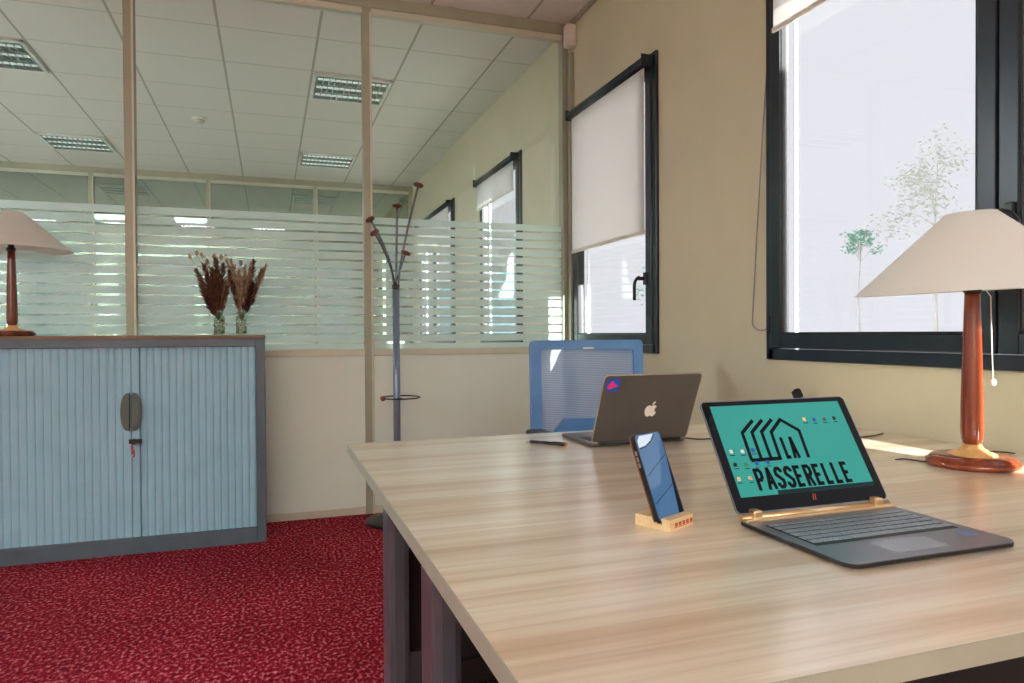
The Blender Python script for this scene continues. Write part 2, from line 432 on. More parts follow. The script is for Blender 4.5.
# ---- windows
def window(name, y0, y1, z0, z1, sashes, handle=None, x=XW):
    """sashes: list of (ya, yb) sash limits; the opening is y0..y1, z0..z1"""
    root = struct(empty(name, (x, (y0 + y1) / 2, z0))); cy = (y0 + y1) / 2
    Y = lambda v: v - cy
    Z = lambda v: v - z0
    b = MB(M['anthra']); e = .03
    X0, X1 = -.016, WT
    b.box(X0, X1, Y(y0 - .012), Y(y0 + e), Z(z0 - .012), Z(z1 + .012), .003); b.box(X0, X1, Y(y1 - e), Y(y1 + .012), Z(z0 - .012), Z(z1 + .012), .003)
    b.box(X0, X1, Y(y0), Y(y1), Z(z0 - .012), Z(z0 + e), .003); b.box(X0, X1, Y(y0), Y(y1), Z(z1 - e), Z(z1 + .012), .003)
    b.build('frame', None, root)
    for k, (a, c) in enumerate(sashes):
        s = MB(M['anthra']); w = .055; za, zc = z0 + .032, z1 - .032; xa, xb = -.024, .02
        s.box(xa, xb, Y(a), Y(a + w), Z(za), Z(zc), .004); s.box(xa, xb, Y(c - w), Y(c), Z(za), Z(zc), .004)
        s.box(xa, xb, Y(a + w), Y(c - w), Z(za), Z(za + w), .004); s.box(xa, xb, Y(a + w), Y(c - w), Z(zc - w), Z(zc), .004)
        s.mats.append(M['rubber']); s.mi = 1
        q = w + .006
        s.box(-.02, .012, Y(a + w), Y(a + q), Z(za + w), Z(zc - w)); s.box(-.02, .012, Y(c - q), Y(c - w), Z(za + w), Z(zc - w))
        s.box(-.02, .012, Y(a + w), Y(c - w), Z(za + w), Z(za + q)); s.box(-.02, .012, Y(a + w), Y(c - w), Z(zc - q), Z(zc - w))
        so = s.build('sash', None, root)
        MB(M['winglass']).box(-.003, .003, Y(a + w), Y(c - w), Z(za + w), Z(zc - w)).build('pane', None, so)
    # white outer reveal seen past the glass
    r = MB(M['white_trim'])
    r.box(.052, .068, Y(y1 - .070), Y(y1 - .064), Z(z0), Z(z1))
    r.build('outer_reveal', None, root)
    if handle:
        hy, hz, sgn = handle
        h = MB(M['black']); h.box(-.034, -.024, Y(hy) - .013, Y(hy) + .013, Z(hz) - .032, Z(hz) + .032, .004)
        h.lathe([(.010, 0), (.010, .03)], 14, frame3((-.034, Y(hy), Z(hz)), (0, 1, 0), (0, 0, -1)))
        pts = []
        for i in range(9):
            t = i / 8
            pts.append((-.064, Y(hy) + sgn * (.045 * math.sin(min(t * 2.2, 1) * PI / 2)), Z(hz) + .006 - .115 * t ** 1.4))
        h.tube([(-.055, Y(hy), Z(hz))] + pts, .0085, 10)
        h.build('handle', None, root)
    return root
window('window_1', -.62, 2.272, .965, 2.50, [(-.592, 1.352), (1.358, 2.250)], (1.318, 1.36, -1))
window('window_2', 3.12, 4.13, .965, 2.455, [(3.148, 4.102)], (3.20, 1.335, 1))
window('window_3', 5.13, 6.22, .965, 2.455, [(5.16, 6.19)])
window('window_4', 7.22, 8.95, .965, 2.47, [(7.25, 8.08), (8.085, 8.92)])
for i, w in enumerate(ENDW):
    r = struct(empty('window_%d' % (6 + i), (0, YE, 0)))
    b = MB(M['frame_light']); b.box(w[0], w[0] + .04, -.01, .06, w[2], w[3]); b.box(w[1] - .04, w[1], -.01, .06, w[2], w[3])
    b.box(w[0], w[1], -.01, .06, w[2], w[2] + .05); b.box(w[0], w[1], -.01, .06, w[3] - .05, w[3]); b.build('frame', None, r)
    MB(M['winglass']).box(w[0] + .04, w[1] - .04, .02, .026, w[2] + .05, w[3] - .05).build('pane', None, r)

# unseen outside fins, added to block sun through the windows
struct(MB(M['anthra']).box(XW + WT, 2.36, -.70, -.66, 1.78, 3.1, .004).build('trim_3'))
struct(MB(M['anthra']).box(XW + WT, 2.25, 2.84, 2.88, 1.80, 3.1, .004).build('trim_4'))

# ---- roller blinds
def blind(y0, y1, ztop, zbot, label, chain=None, group=None, r=.027, bar=True):
    root = empty('roller_blind', (XW - .055, (y0 + y1) / 2, zbot), 0, label, 'blind', group)
    cy = (y0 + y1) / 2; h = (y1 - y0) / 2
    c = MB(M['anthra'])
    c.lathe([(r, -h), (r, h)], 20, frame3((0, 0, ztop - zbot), (1, 0, 0), (0, 0, -1)))
    c.box(-r - .004, .036, -h - .008, -h, ztop - zbot - r - .006, ztop - zbot + r + .006, .004)
    c.box(-r - .004, .036, h, h + .008, ztop - zbot - r - .006, ztop - zbot + r + .006, .004)
    c.build('cassette', None, root)
    MB(M['blind']).box(-.0006, .0006, -h + .02, h - .02, .01, ztop - zbot - r + .004).build('fabric', None, root)
    MB(M['whiteplastic']).box(-.006, .006, -h + .015, h - .015, -.006, .014, .004).build('bottom_bar', None, root)
    if chain:
        cy_, zlow = chain
        t = MB(M['chainmat'])
        yo = cy_ - cy
        top = ztop - zbot; pts = []
        for i in range(13): pts.append((.043, h + .02 + (yo - h - .02) * (i / 12) ** .8, top + (zlow - ztop) * i / 12))
        for i in range(1, 9):
            a = PI * i / 9; pts.append((.043, (yo + h + .05) / 2 + (yo - h - .05) / 2 * math.cos(a), zlow - zbot - .035 * math.sin(a)))
        for i in range(13): pts.append((.043, h + .05 - .036 * i / 12, zlow - zbot + (ztop - zlow) * i / 12))
        t.tube(pts, .003, 6); t.build('chain', None, root)
        MB(M['black']).box(.034, .055, h + .046, h + .054, zlow - zbot - .05, zlow - zbot + .02, .002).build('chain_clip', None, root)
    return root
blind(1.375, 2.212, 2.46, 2.181, 'white roller blind pulled nearly up over the large window behind the lamp', chain=(2.372, 1.10))
blind(-.585, 1.335, 2.46, 2.181, 'white roller blind over the right-hand sash of the large window')
blind(3.135, 4.075, 2.416, 1.560, 'white roller blind lowered over two thirds of the narrow window beside the partition')
blind(5.16, 6.20, 2.42, 2.17, 'white roller blind of the nearer window seen through the glass partition')
blind(7.25, 8.90, 2.43, 2.03, 'white roller blind of the farther window seen through the glass partition')

# ---- ceiling fixtures
def fixture(col, row, lit, label, group):
    cx = -1.532 + .618 * (col + .5); cy = 4.920 + .618 * (row + .5)
    root = empty('ceiling_light', (cx, cy, ZC - .022), 0, label, 'ceiling light', group)
    b = MB(M['lightwhite']); h = .297; t = .022
    b.box(-h, h, -h, -h + t, 0, .021, .002); b.box(-h, h, h - t, h, 0, .021, .002)
    b.box(-h, -h + t, -h, h, 0, .021, .002); b.box(h - t, h, -h, h, 0, .021, .002)
    b.build('frame', None, root)
    if lit:
        MB(M['lampon2' if row > -1 else 'lampon']).box(-h + t, h - t, -h + t, h - t, .006, .012).build('diffuser', None, root)
        return root
    MB(M['louvredark']).box(-h + t, h - t, -h + t, h - t, .0195, .0215).build('reflector_tray', None, root)
    for k in range(3):
        yy = -.182 + .182 * k
        g = MB(M['louvre'])
        g.box(-h + t, h - t, yy - .085, yy - .078, .001, .019); g.box(-h + t, h - t, yy + .078, yy + .085, .001, .019)
        for i in range(13):
            xx = -h + t + .01 + i * (2 * (h - t) - .02) / 12
            g.box(xx - .003, xx + .003, yy - .078, yy + .078, .001, .016)
        g.build('louvre', None, root)
        MB(M['tube']).lathe([(.008, -.26), (.008, .26)], 8, frame3((0, yy, .011), (0, 0, 1), (0, 1, 0))).build('tube', None, root)
    return root
G2 = 'square louvred ceiling lights of the far office'
fixture(3, 1, False, 'square louvred ceiling light nearest the middle post of the glass partition', G2)
fixture(-1, 1, False, 'square louvred ceiling light cut by the left edge of the photo', G2)
fixture(3, 5, False, 'louvred ceiling light at the back of the far office, right of the smoke detector', G2)
fixture(-1, 5, False, 'louvred ceiling light at the back of the far office, left of the first post', G2)
fixture(3, 9, False, 'louvred ceiling light beyond the second glass wall, above the dried grasses', 'ceiling lights beyond the second glass wall')
fixture(-1, 9, False, 'louvred ceiling light beyond the second glass wall, by the first post', 'ceiling lights beyond the second glass wall')
for c_, r_ in ((-5, -11), (-5, -15), (-3, -15), (-1, -15), (1, -15), (3, -15), (-4, -17), (-2, -17), (0, -17), (2, -17)):  # unseen lights, added to brighten the near office
    fixture(c_, r_, True, 'lit square ceiling light of the near office above and behind the desks', 'lit ceiling lights of the near office')
for c_, r_ in ((-7, 0), (-5, 0), (-6, 1), (-7, 13), (-5, 13), (-2, 13), (0, 13)):  # lights added to brighten the rooms beyond the partition
    fixture(c_, r_, True, 'lit square ceiling light in the left part of the far office, outside the view', 'lit ceiling lights of the far office')
# smoke detector
sd = empty('smoke_detector', (-.59, 7.05, ZC), 0, 'small white smoke detector on the ceiling of the far office', 'smoke detector')
MB(M['whiteplastic']).lathe([(.065, 0), (.065, -.015), (.05, -.02)], 24).build('base', None, sd)
MB(M['whiteplastic']).lathe([(.045, -.02), (.04, -.045), (.02, -.055), (0.0005, -.056)], 24).build('sensor_head', None, sd)
# alarm sensor in the corner
al = empty('alarm_sensor', (XW - .035, 4.13, 2.865), 0, 'small white box with round grille high in the corner over the narrow window', 'sensor')
MB(M['whiteplastic']).box(-.028, .035, -.035, .035, 0, .14, .008).build('housing', None, al)
MB(M['lightwhite']).lathe([(.022, 0), (.022, .004), (.017, .005)], 20, frame3((-.002, -.035, .045), (1, 0, 0), (0, 0, 1))).build('grille', None, al)
# little sensor on the far wall
MBs = MB(M['whiteplastic']).box(-.012, 0, -.03, .03, 0, .13, .004).build('wall_sensor', loc=(XW, 6.43, 2.50))
tag(MBs, 'tiny white sensor on the wall beside the nearer window beyond the glass', 'sensor')

# ------------------------------------------------------------------ desks
ZT = .74
def desk(y0, y1, label, cable=False, leg_y=None):
    x0, x1 = .211, XW - .004
    cx, cy = (x0 + x1) / 2, (y0 + y1) / 2
    root = empty('desk', (cx, cy, 0), 0, label, 'desk')
    hx, hy = (x1 - x0) / 2, (y1 - y0) / 2
    t = .025
    MB(M['oak']).box(-hx + .002, hx, -hy + .002, hy - .002, ZT - t, ZT).build('tabletop', None, root)
    e = MB(M['edge'])
    e.box(-hx, -hx + .002, -hy, hy, ZT - t, ZT - .0004); e.box(-hx, hx, -hy, -hy + .002, ZT - t, ZT - .0004); e.box(-hx, hx, hy - .002, hy, ZT - t, ZT - .0004)
    e.build('edge_band', None, root)
    ly0, ly1 = leg_y[0] - cy, leg_y[1] - cy
    for sx in (-1, 1):
        xa = sx * (hx - .065)
        l = MB(M['legmetal'])
        l.box(xa - .025, xa + .025, ly0, ly1, .03, ZT - t - .03, .012)
        l.box(xa - .012, xa + .012, ly0 - .004, ly0, .08, ZT - t - .06, .001)
        l.build('leg', None, root)
        MB(M['legmetal']).box(xa - .03, xa + .03, -hy + .06, hy - .06, 0, .03, .01).build('foot', None, root)
        MB(M['legmetal']).box(xa - .02, xa + .02, -hy + .05, hy - .05, ZT - t - .03, ZT - t, .004).build('support_beam', None, root)
    MB(M['blackmatte']).box(-hx + .10, hx - .10, -.02, .0, .28, ZT - t, .003).build('modesty_panel', None, root)
    return root
desk(1.352, 2.106, 'oak-topped desk at the back carrying the grey laptop with the fruit emblem', leg_y=(1.61, 1.70))
desk(.529, 1.350, 'oak-topped desk in the foreground carrying the open teal-screened laptop', leg_y=(1.14, 1.25))
# drawer pedestal under the far desk
pd = empty('drawer_pedestal', (.58, 1.955, 0), 0, 'black drawer pedestal standing in shade under the back desk', 'drawer unit')
MB(M['blackmatte']).box(-.21, .21, -.12, .14, .03, .50, .004).build('body', None, pd)
for k in range(3): 
    d_ = MB(M['blackmatte']).box(-.205, .205, -.132, -.12, .045 + k * .15, .185 + k * .15, .003).build('drawer', None, pd)
    MB(M['darksteel']).box(-.06, .06, -.142, -.132, .11 + k * .15, .12 + k * .15, .002).build('handle', None, d_)
for sx in (-1, 1):
    for sy in (-1, 1): MB(M['black']).lathe([(.02, -.01), (.02, .01)], 12, frame3((sx * .17, .01 + sy * .1, .02), (0, 0, 1), (0, 1, 0))).build('caster', None, pd)

# ------------------------------------------------------------------ cabinet
cab = empty('tambour_cabinet', (-.636, 4.005, 0), 0, 'low slate grey cabinet with pale blue ribbed sliding doors against the partition', 'cabinet')
W = .611; D = .185; H = 1.059; FY = -D
b = MB(M['cab_frame'])
b.box(-W, -W + .042, -D, D, 0, H - .018, .002); b.box(W - .042, W, -D, D, 0, H - .018, .002)
b.box(-W + .042, W - .042, -D, D, H - .058, H - .018, .002); b.box(-W + .042, W - .042, -D, D, 0, .078, .002)
b.box(-W + .042, W - .042, D - .01, D, .078, H - .058)
b.build('carcass', None, cab)
MB(M['cab_top']).box(-W - .003, W + .003, -D - .004, D + .002, H - .018, H, .002).build('top_board', None, cab)
for s_, nm in ((-1, 'left'), (1, 'right')):
    d = MB(M['shutter']); x0 = -W + .043 if s_ < 0 else .001; x1 = -.001 if s_ < 0 else W - .043
    endw = .034
    a, c = (x0, x1 - endw) if s_ < 0 else (x0 + endw, x1)
    n = 16; pw_ = (c - a) / n
    prof = [(a, FY + .030)]
    for i in range(n):
        for u, dep in ((.05, .0), (.12, .003), (.35, .0052), (.65, .0052), (.88, .003), (.95, 0)):
            prof.append((a + (i + u) * pw_, FY + .024 - dep))
    prof.append((c, FY + .030))
    d.poly(prof, H - .058 - .078, Matrix.Translation((0, 0, .078)))
    e0, e1 = (c, x1) if s_ < 0 else (x0, a)
    d.box(e0, e1, FY + .010, FY + .03, .079, H - .059, .003)
    do = d.build('door', None, cab)
    hz = .69; hh = .092
    # lens-shaped grip, half on each door
    pts = [(0, -hh)] + [(s_ * .039 * math.cos(t) ** .7, hh * math.sin(t)) for t in [(-PI / 2 + .05) + (PI - .1) * i / 14 for i in range(15)]] + [(0, hh)]
    if s_ > 0: pts = pts[:]
    hd = MB(M['handle'])
    m_ = frame3((s_ * .0065, FY + .010, hz), (1, 0, 0), (0, 0, 1))
    hd.poly(pts, .016, m_, True)
    hd.poly([(p[0] * .75, p[1] * .85) for p in pts], .026, m_, True)
    hd.build('handle', None, do)
lk = MB(M['black']); lk.lathe([(.014, 0), (.014, .012), (.010, .014)], 18, frame3((.008, FY + .010, .545), (1, 0, 0), (0, 0, 1))); lo = lk.build('lock', None, cab)
k_ = MB(M['black']); k_.box(-.006, .05, FY - .034, FY - .028, .540, .562, .002, None); ko = k_.build('key', None, lo)
k2 = MB(M['chrome']); k2.box(.006, .010, FY - .03, FY - .002, .540, .548)
k2.box(.004, .014, FY - .032, FY - .029, .49, .535, .001); k2.box(.012, .019, FY - .034, FY - .031, .475, .51, .001); k2.build('key_ring', None, lo)

# ------------------------------------------------------------------ table lamps
def lamp(loc, label, tilt, wood, bulb, wood_base, rz=0):
    root = empty('table_lamp', loc, rz, label, 'lamp')
    MB(wood_base).lathe([(.090, 0), (.097, .004), (.097, .014), (.090, .018), (.088, .022), (.080, .026), (.0, .026)][:-1] + [(.0005, .026)], 48).build('base', None, root)
    MB(M['palewood']).lathe([(.052, .026), (.050, .030), (.034, .036), (.023, .044), (.020, .052), (.0005, .052)], 36).build('collar', None, root)
    MB(wood).lathe([(.013, .050), (.019, .054), (.0228, .064), (.0242, .085), (.0236, .15), (.0208, .26), (.0175, .37), (.0160, .412), (.0005, .412)], 36).build('stem', None, root)
    so = MB(M['black']).lathe([(.019, .410), (.019, .424), (.013, .428), (.013, .47), (.0005, .47)], 24).build('lamp_holder', None, root)
    MB(M['bulb'] if bulb else M['lightwhite']).ball((0, 0, .505), .027, 1, 1, 1.25, 16).build('bulb', None, root)
    s = MB(M['shade']); R0, R1, z0, z1 = .256, .052, .414, .598; th = .0012
    m_ = Matrix.Translation((0, 0, .5)) @ Matrix.Rotation(tilt, 4, 'Y') @ Matrix.Translation((0, 0, -.5))
    s.lathe([(R0, z0), (R1, z1), (R1 - th, z1), (R0 - th, z0), (R0, z0)], 72, m_, cap=False)
    s.build('lamp_shade', None, root)
    w = MB(M['alu'])
    for k in range(3):
        a = k * 2 * PI / 3
        w.tube([m_ @ Vector((0.01 * math.cos(a), .01 * math.sin(a), .47 + .08)), m_ @ Vector((R1 * math.cos(a), R1 * math.sin(a), z1 - .004))], .0015, 6)
    w.tube([(0, 0, .47), (0, 0, .552)], .003, 6)
    w.build('shade_carrier', None, root)
    return root
lp = lamp((1.571, 1.228, ZT), 'wooden table lamp with white cone shade on the desk in front of the large window', math.radians(-3), M['cherry'], True, M['cherry'])
pc = MB(M['whiteplastic']); pc.tube([(.012, -.012, .43), (.028, -.024, .40), (.030, -.025, .30), (.033, -.026, .205)], .0013, 6)
pc.ball((.034, -.026, .198), .007, 1, 1, 1.3, 10); pc.build('pull_cord', None, lp)
lamp((-1.172, 4.0, H), 'wooden table lamp with beige cone shade on top of the cabinet', 0, M['darkcherry'], False, M['darkcherry'])

# ------------------------------------------------------------------ vases and dried grass
def vase(x, y, label):
    root = empty('vase', (x, y, H), 0, label, 'vase', 'small glass vases on the cabinet')
    MB(M['vase']).lathe([(.022, 0), (.0255, .004), (.0255, .085), (.020, .094), (.020, .100), (.0235, .108), (.0215, .108), (.018, .100), (.018, .094), (.0235, .084), (.0235, .006), (.0005, .006)], 24).build('body', None, root)
    g = MB(M['vaserib'])
    for i in range(12):
        a = 2 * PI * i / 12
        for j in range(5):
            z = .014 + j * .014
            m_ = Matrix.Rotation(a, 4, 'Z') @ Matrix.Translation((.0256, 0, z)) @ Matrix.Rotation(.8, 4, 'X')
            g.box(-.001, .0012, -.0045, .0045, -.0045, .0045, 0, m_)
    g.build('relief', None, root)
    return root
vase(-.249, 4.0, 'small cut-glass vase on the cabinet, the left of the pair')
vase(-.141, 4.0, 'small cut-glass vase on the cabinet, nearer its right end')
def plume(root, base, tip, width, m, n=130, droop=.25, name='plume'):
    b = MB(m); base = Vector(base); tip = Vector(tip); ax = tip - base; L = ax.length; t = ax.normalized()
    side = t.orthogonal().normalized(); oth = t.cross(side)
    b.tube([base, base + ax * .5, tip], .0011, 5)
    for i in range(n):
        u = .28 + .72 * random.random(); a = random.random() * 2 * PI
        p = base + ax * u
        w = width * (1 - abs(u - .6) / .62) * (.6 + .7 * random.random())
        dirn = (t * (1.0 + .5 * random.random()) + (side * math.cos(a) + oth * math.sin(a)) * (.35 + .45 * random.random())).normalized()
        q = p + dirn * (w * 1.6 + .006); q.z -= droop * w * random.random()
        nn = dirn.cross(Vector((random.random() - .5, random.random() - .5, random.random() - .5))).normalized() * (.0017 + .0018 * random.random())
        m1 = (p + q) / 2
        b.quad(p, m1 + nn, q, m1 - nn)
    return b.build(name, None, root)
def bunny(root, base, tip):
    b = MB(M['stem'], M['dry2']); b.tube([base, tuple((a + c) / 2 + .004 for a, c in zip(base, tip)), tip], .0009, 5)
    b.mi = 1; d = (Vector(tip) - Vector(base)).normalized()
    q = Vector((0, 0, 1)).rotation_difference(d).to_matrix()
    b.ball(Vector(tip), .0095, 1, 1, 1.7, 10, q)
    return b.build('bunny_tail', None, root)
[setattr(o, 'scale', (1, 1, 1.1)) for o in bpy.data.objects if o.name.startswith('vase') and o.type == 'EMPTY']
bq = empty('dried_grass_bunch', (-.249, 4.0, H + .012), 0, 'bunch of brown dried grasses with bunny tails in the left vase', 'dried flowers')
for (dx, dy, dz, w, m) in ((-.10, .0, .30, .030, 'dry1'), (-.065, -.02, .33, .032, 'dry1'), (-.035, .02, .31, .032, 'dry1'), (-.08, .02, .22, .028, 'dry1'), (-.008, -.02, .35, .030, 'dry1'),
                           (.02, .02, .33, .03, 'dry1'), (.045, 0, .27, .028, 'dry2'), (-.045, .01, .22, .034, 'dry1'), (.0, .02, .24, .034, 'dry1'), (.035, -.01, .22, .026, 'dry1'), (-.015, -.03, .36, .022, 'dry1'), (-.055, -.01, .16, .024, 'dry3')):
    plume(bq, (0, 0, .05), (dx, dy, dz), w, M[m], 230)
for (dx, dy, dz) in ((-.128, 0, .370), (-.098, .01, .385), (-.075, -.01, .375), (-.052, .0, .345), (-.02, .01, .375), (.012, 0, .37)):
    bunny(bq, (0, 0, .05), (dx, dy, dz))
bq.scale = (1.06, 1.06, 1.07)
bq2 = empty('dried_grass_bunch', (-.141, 4.0, H + .012), 0, 'bunch of dark and beige dried grasses fanning right in the right vase', 'dried flowers')
for (dx, dy, dz, w, m) in ((.12, 0, .335, .026, 'dry2'), (.10, .01, .31, .026, 'dry1'), (.065, .0, .36, .026, 'dry3'), (.05, -.02, .34, .026, 'dry2'), (.03, .01, .26, .030, 'dry3'), (.02, .02, .33, .024, 'dry2'),
                           (-.045, .0, .36, .020, 'dry2'), (-.07, .01, .38, .018, 'dry2'), (-.055, -.01, .30, .022, 'dry1'), (.075, .01, .22, .02, 'dry3'), (.055, -.02, .24, .03, 'dry3'), (-.01, .01, .31, .024, 'dry2'), (-.03, 0, .22, .02, 'dry2')):
    plume(bq2, (0, 0, .05), (dx, dy, dz), w, M[m], 230)
for (dx, dy, dz) in ((-.03, 0, .33), (.0, .01, .35)): bunny(bq2, (0, 0, .05), (dx, dy, dz))

bq2.scale = (1.04, 1.04, 1.06)
# ------------------------------------------------------------------ coat stand
cs = empty('coat_stand', (.676, 3.985, 0), 0, 'tall metal coat stand with curved arms and brown knobs behind the desk', 'coat stand')
MB(M['black']).lathe([(.18, 0), (.182, .008), (.17, .016), (.10, .035), (.035, .048), (.024, .075), (.0005, .075)], 48).build('base', None, cs)
MB(M['steel_blue']).lathe([(.020, .05), (.020, 1.325), (.0005, 1.325)], 24).build('pole', None, cs)
MB(M['darksteel']).lathe([(.022, 1.31), (.022, 1.335), (.0005, 1.335)], 24).build('collar', None, cs)
for (x, y, z, sp) in ((.133, .0, 1.905, .3), (.000, -.06, 1.77, .1), (-.135, .05, 1.705, .5), (-.128, -.07, 1.615, .5), (.052, -.03, 1.515, .4)):
    a = MB(M['darksteel']); pts = []
    for i in range(15):
        u = i / 14; k = u ** 1.7 if sp > .3 else u ** 1.3
        pts.append((x * k, y * k, 1.32 + (z - 1.32) * u))
    st = Vector((x, y, 0)).normalized() * .011 if (x or y) else Vector((0, 0, 0))
    pts = [(p[0] + st.x * (1 - i / 14), p[1] + st.y * (1 - i / 14), p[2]) for i, p in enumerate(pts)]
    a.tube(pts, .0064, 10); ao = a.build('arm', None, cs)
    d = (Vector(pts[-1]) - Vector(pts[-3])).normalized(); q = Vector((0, 0, 1)).rotation_difference(d).to_matrix().to_4x4()
    MB(M['darkcherry']).lathe([(.008, -.014), (.024, -.010), (.029, -.002), (.027, .006), (.016, .011), (.0005, .012)], 24, Matrix.Translation(pts[-1]) @ q).build('knob', None, ao)
rg = MB(M['darksteel']); pts = []
for i in range(31):
    a = math.radians(200 + 320 * i / 30); pts.append((.02 + .11 * math.cos(a), .11 * math.sin(a), .70))
rg.tube(pts, .0045, 8); rg.tube([(0, .0, .70), (.02, .11, .70)], .004, 8); rg.tube([(0, 0, .70), (0.02, -.11, .70)], .004, 8)
ro = rg.build('umbrella_ring', None, cs)
MB(M['cherry']).ball(pts[0], .015, 1, 1, 1, 14).build('knob', None, ro)

# ------------------------------------------------------------------ office chair
ch = empty('office_chair', (1.282, 2.50, 0), 0, 'blue mesh-backed office chair pushed behind the back desk', 'chair')
bx0, bx1, bz0, bz1 = -.262, .262, .56, 1.030
m_ = frame3((0, .205, 0), (1, 0, 0), (0, .035, 1))
fr = MB(M['blue'])
outer = [(p[0], p[1] + .785) for p in rrect(.524, .49, .022, 6)]
inner = [(p[0], p[1] + .785) for p in rrect(.432, .41, .02, 6)]
vb = []
for z in (0, .02):
    vb.append([fr.bm.verts.new(m_ @ Vector((p[0], p[1], -z))) for p in outer]); vb.append([fr.bm.verts.new(m_ @ Vector((p[0], p[1], -z))) for p in inner])
n = len(outer)
for i in range(n):
    j = (i + 1) % n
    for a, c in ((0, 1), (2, 3), (0, 2), (1, 3)):
        fr.bm.faces.new((vb[a][i], vb[a][j], vb[c][j], vb[c][i]))
fr.build('back_frame', None, ch)
ms = MB(M['mesh']); ms.poly([(p[0], p[1]) for p in inner], .002, m_ @ Matrix.Translation((0, 0, -.012))); ms.build('back_mesh', None, ch)
MB(M['blue']).poly([(-.165, .60), (.165, .60), (.165, .66), (.12, .70), (-.12, .70), (-.165, .66)], .018, m_ @ Matrix.Translation((0, 0, .004))).build('lumbar_support', None, ch)
lg = MB(M['whiteplastic']); lg.poly(rrect(.05, .008, .003, 3), .003, m_ @ Matrix.Translation((0, .995, .0))); lg.build('tag', None, ch)
MB(M['seatfab']).box(-.24, .24, -.24, .20, .44, .50, .022).build('seat', None, ch)
bk = MB(M['black']); bk.tube([(0, .05, .42), (0, .20, .43), (0, .245, .50), (0, .24, .62)], .022, 10); bk.box(-.12, .12, -.1, .1, .40, .44, .01); bk.build('back_bracket', None, ch)
for sx in (-1, 1):
    a = MB(M['black']); a.tube([(sx * .2, .0, .43), (sx * .28, .0, .44), (sx * .30, .0, .50), (sx * .30, .0, .655)], .014, 8)
    a.box(sx * .30 - .04, sx * .30 + .04, -.14, .10, .655, .684, .012); a.build('armrest', None, ch)
MB(M['darksteel']).lathe([(.028, .08), (.028, .26), (.016, .26), (.016, .41), (.0005, .41)], 20).build('gas_column', None, ch)
for k in range(5):
    a = 2 * PI * k / 5 + .3; c_, s_ = math.cos(a), math.sin(a)
    l = MB(M['black']); l.tube([(0, 0, .10), (c_ * .14, s_ * .14, .09), (c_ * .28, s_ * .28, .065)], .018, 8, .013); lo = l.build('base_spoke', None, ch)
    MB(M['black']).lathe([(.026, -.02), (.028, 0), (.026, .02)], 16, frame3((c_ * .28, s_ * .28, .028), (0, 0, 1), (c_, s_, 0))).build('caster', None, lo)

# ------------------------------------------------------------------ laptops
def thick_line(b, pts, w, h, mx, closed=False):
    """mitred flat band along 2D points"""
    n = len(pts); L, R = [], []
    for i, p in enumerate(pts):
        p = Vector(p); d0 = (p - Vector(pts[i - 1])).normalized() if i > 0 else None
        d1 = (Vector(pts[i + 1]) - p).normalized() if i < n - 1 else None
        if d0 is None: d0 = d1
        if d1 is None: d1 = d0
        t = (d0 + d1).normalized(); nn = Vector((-t.y, t.x)); k = w / 2 / max(.35, nn.dot(Vector((-d0.y, d0.x))))
        L.append(p + nn * k); R.append(p - nn * k)
    for i in range(n - 1):
        b.poly([tuple(R[i]), tuple(R[i + 1]), tuple(L[i + 1]), tuple(L[i])], h, mx)

# --- dark laptop with teal picture
hp = empty('laptop', (.886, .975, ZT), 0, 'thin dark laptop with gold hinge and teal picture on its screen', 'laptop')
bw, bd, th = .315, .236, .0095
def base_outline(w, d, r_front=.02, r_back=.004):
    x = w / 2
    return arc(x - r_back, -r_back, r_back, 0, PI / 2, 3) + arc(-x + r_back, -r_back, r_back, PI / 2, PI, 3) + arc(-x + r_front, -d + r_front, r_front, PI, 1.5 * PI, 6) + arc(x - r_front, -d + r_front, r_front, 1.5 * PI, 2 * PI, 6)
b = MB(M['black'], M['hpdark']); b.poly(base_outline(bw, bd), th - .0045, Matrix.Translation((0, 0, .003)))
b.mi = 1; b.poly(base_outline(bw - .001, bd - .0005), .0012, Matrix.Translation((0, 0, th - .0012))); bo = b.build('base', None, hp)
b = MB(M['rubber'])
for sx in (-1, 1):
    for yy in (-.03, -.20): b.lathe([(.008, 0), (.008, .003)], 12, Matrix.Translation((sx * .13, yy, 0)))
b.build('foot', None, bo)
kb = MB(M['rubber']).box(-.139, .139, -.152, -.038, th, th + .0004).build('keyboard', None, hp)
rows = 6; kw = .0186; kp = .0163
for r in range(rows):
    y = -.040 - r * .0187 + (.005 if r else 0); x = -.136; kh = .0155 if r else .0105
    if r == 5:
        ws = [.0186] * 4 + [.090] + [.0186] * 6
        widths = ws
    else:
        offs = [1.0, 1.0, 1.35, 1.55, 1.9][r]
        widths = [.0186 * offs] + [.0186] * 12
        widths.append(.276 - sum(widths))
    for w in widths:
        if w < .008: continue
        MB(M['hpkey']).box(x + .001, x + w - .0012, y - kh + .002, y, th + .0004, th + .0016, .0005).build('key', None, kb); x += w
MB(mat('touchpad_grey', (158, 166, 178), .25, .3)).poly(rrect(.100, .052, .004, 3), .0005, Matrix.Translation((-.008, -.192, th))).build('touchpad', None, hp)
st = MB(mat('blue_badge', (70, 130, 190), .3)).poly(rrect(.030, .018, .003, 3), .0003, Matrix.Translation((.124, -.178, th))); st.build('badge_sticker', None, hp)
hb = MB(M['gold']); hb.lathe([(.0065, -.156), (.0065, .156)], 16, frame3((0, .0, th + .002), (0, 0, 1), (0, 1, 0))); hb.box(-.156, .156, -.016, .004, th - .001, th + .004, .0015)
ho = hb.build('hinge_bar', None, hp)
for sx in (-1, 1):
    MB(M['gold']).box(sx * .128 - .009, sx * .128 + .009, -.010, .010, th - .004, th + .016, .003).build('hinge', None, ho)
tl = math.atan2(.108, .175); ut = Vector((0, math.sin(tl), math.cos(tl)))
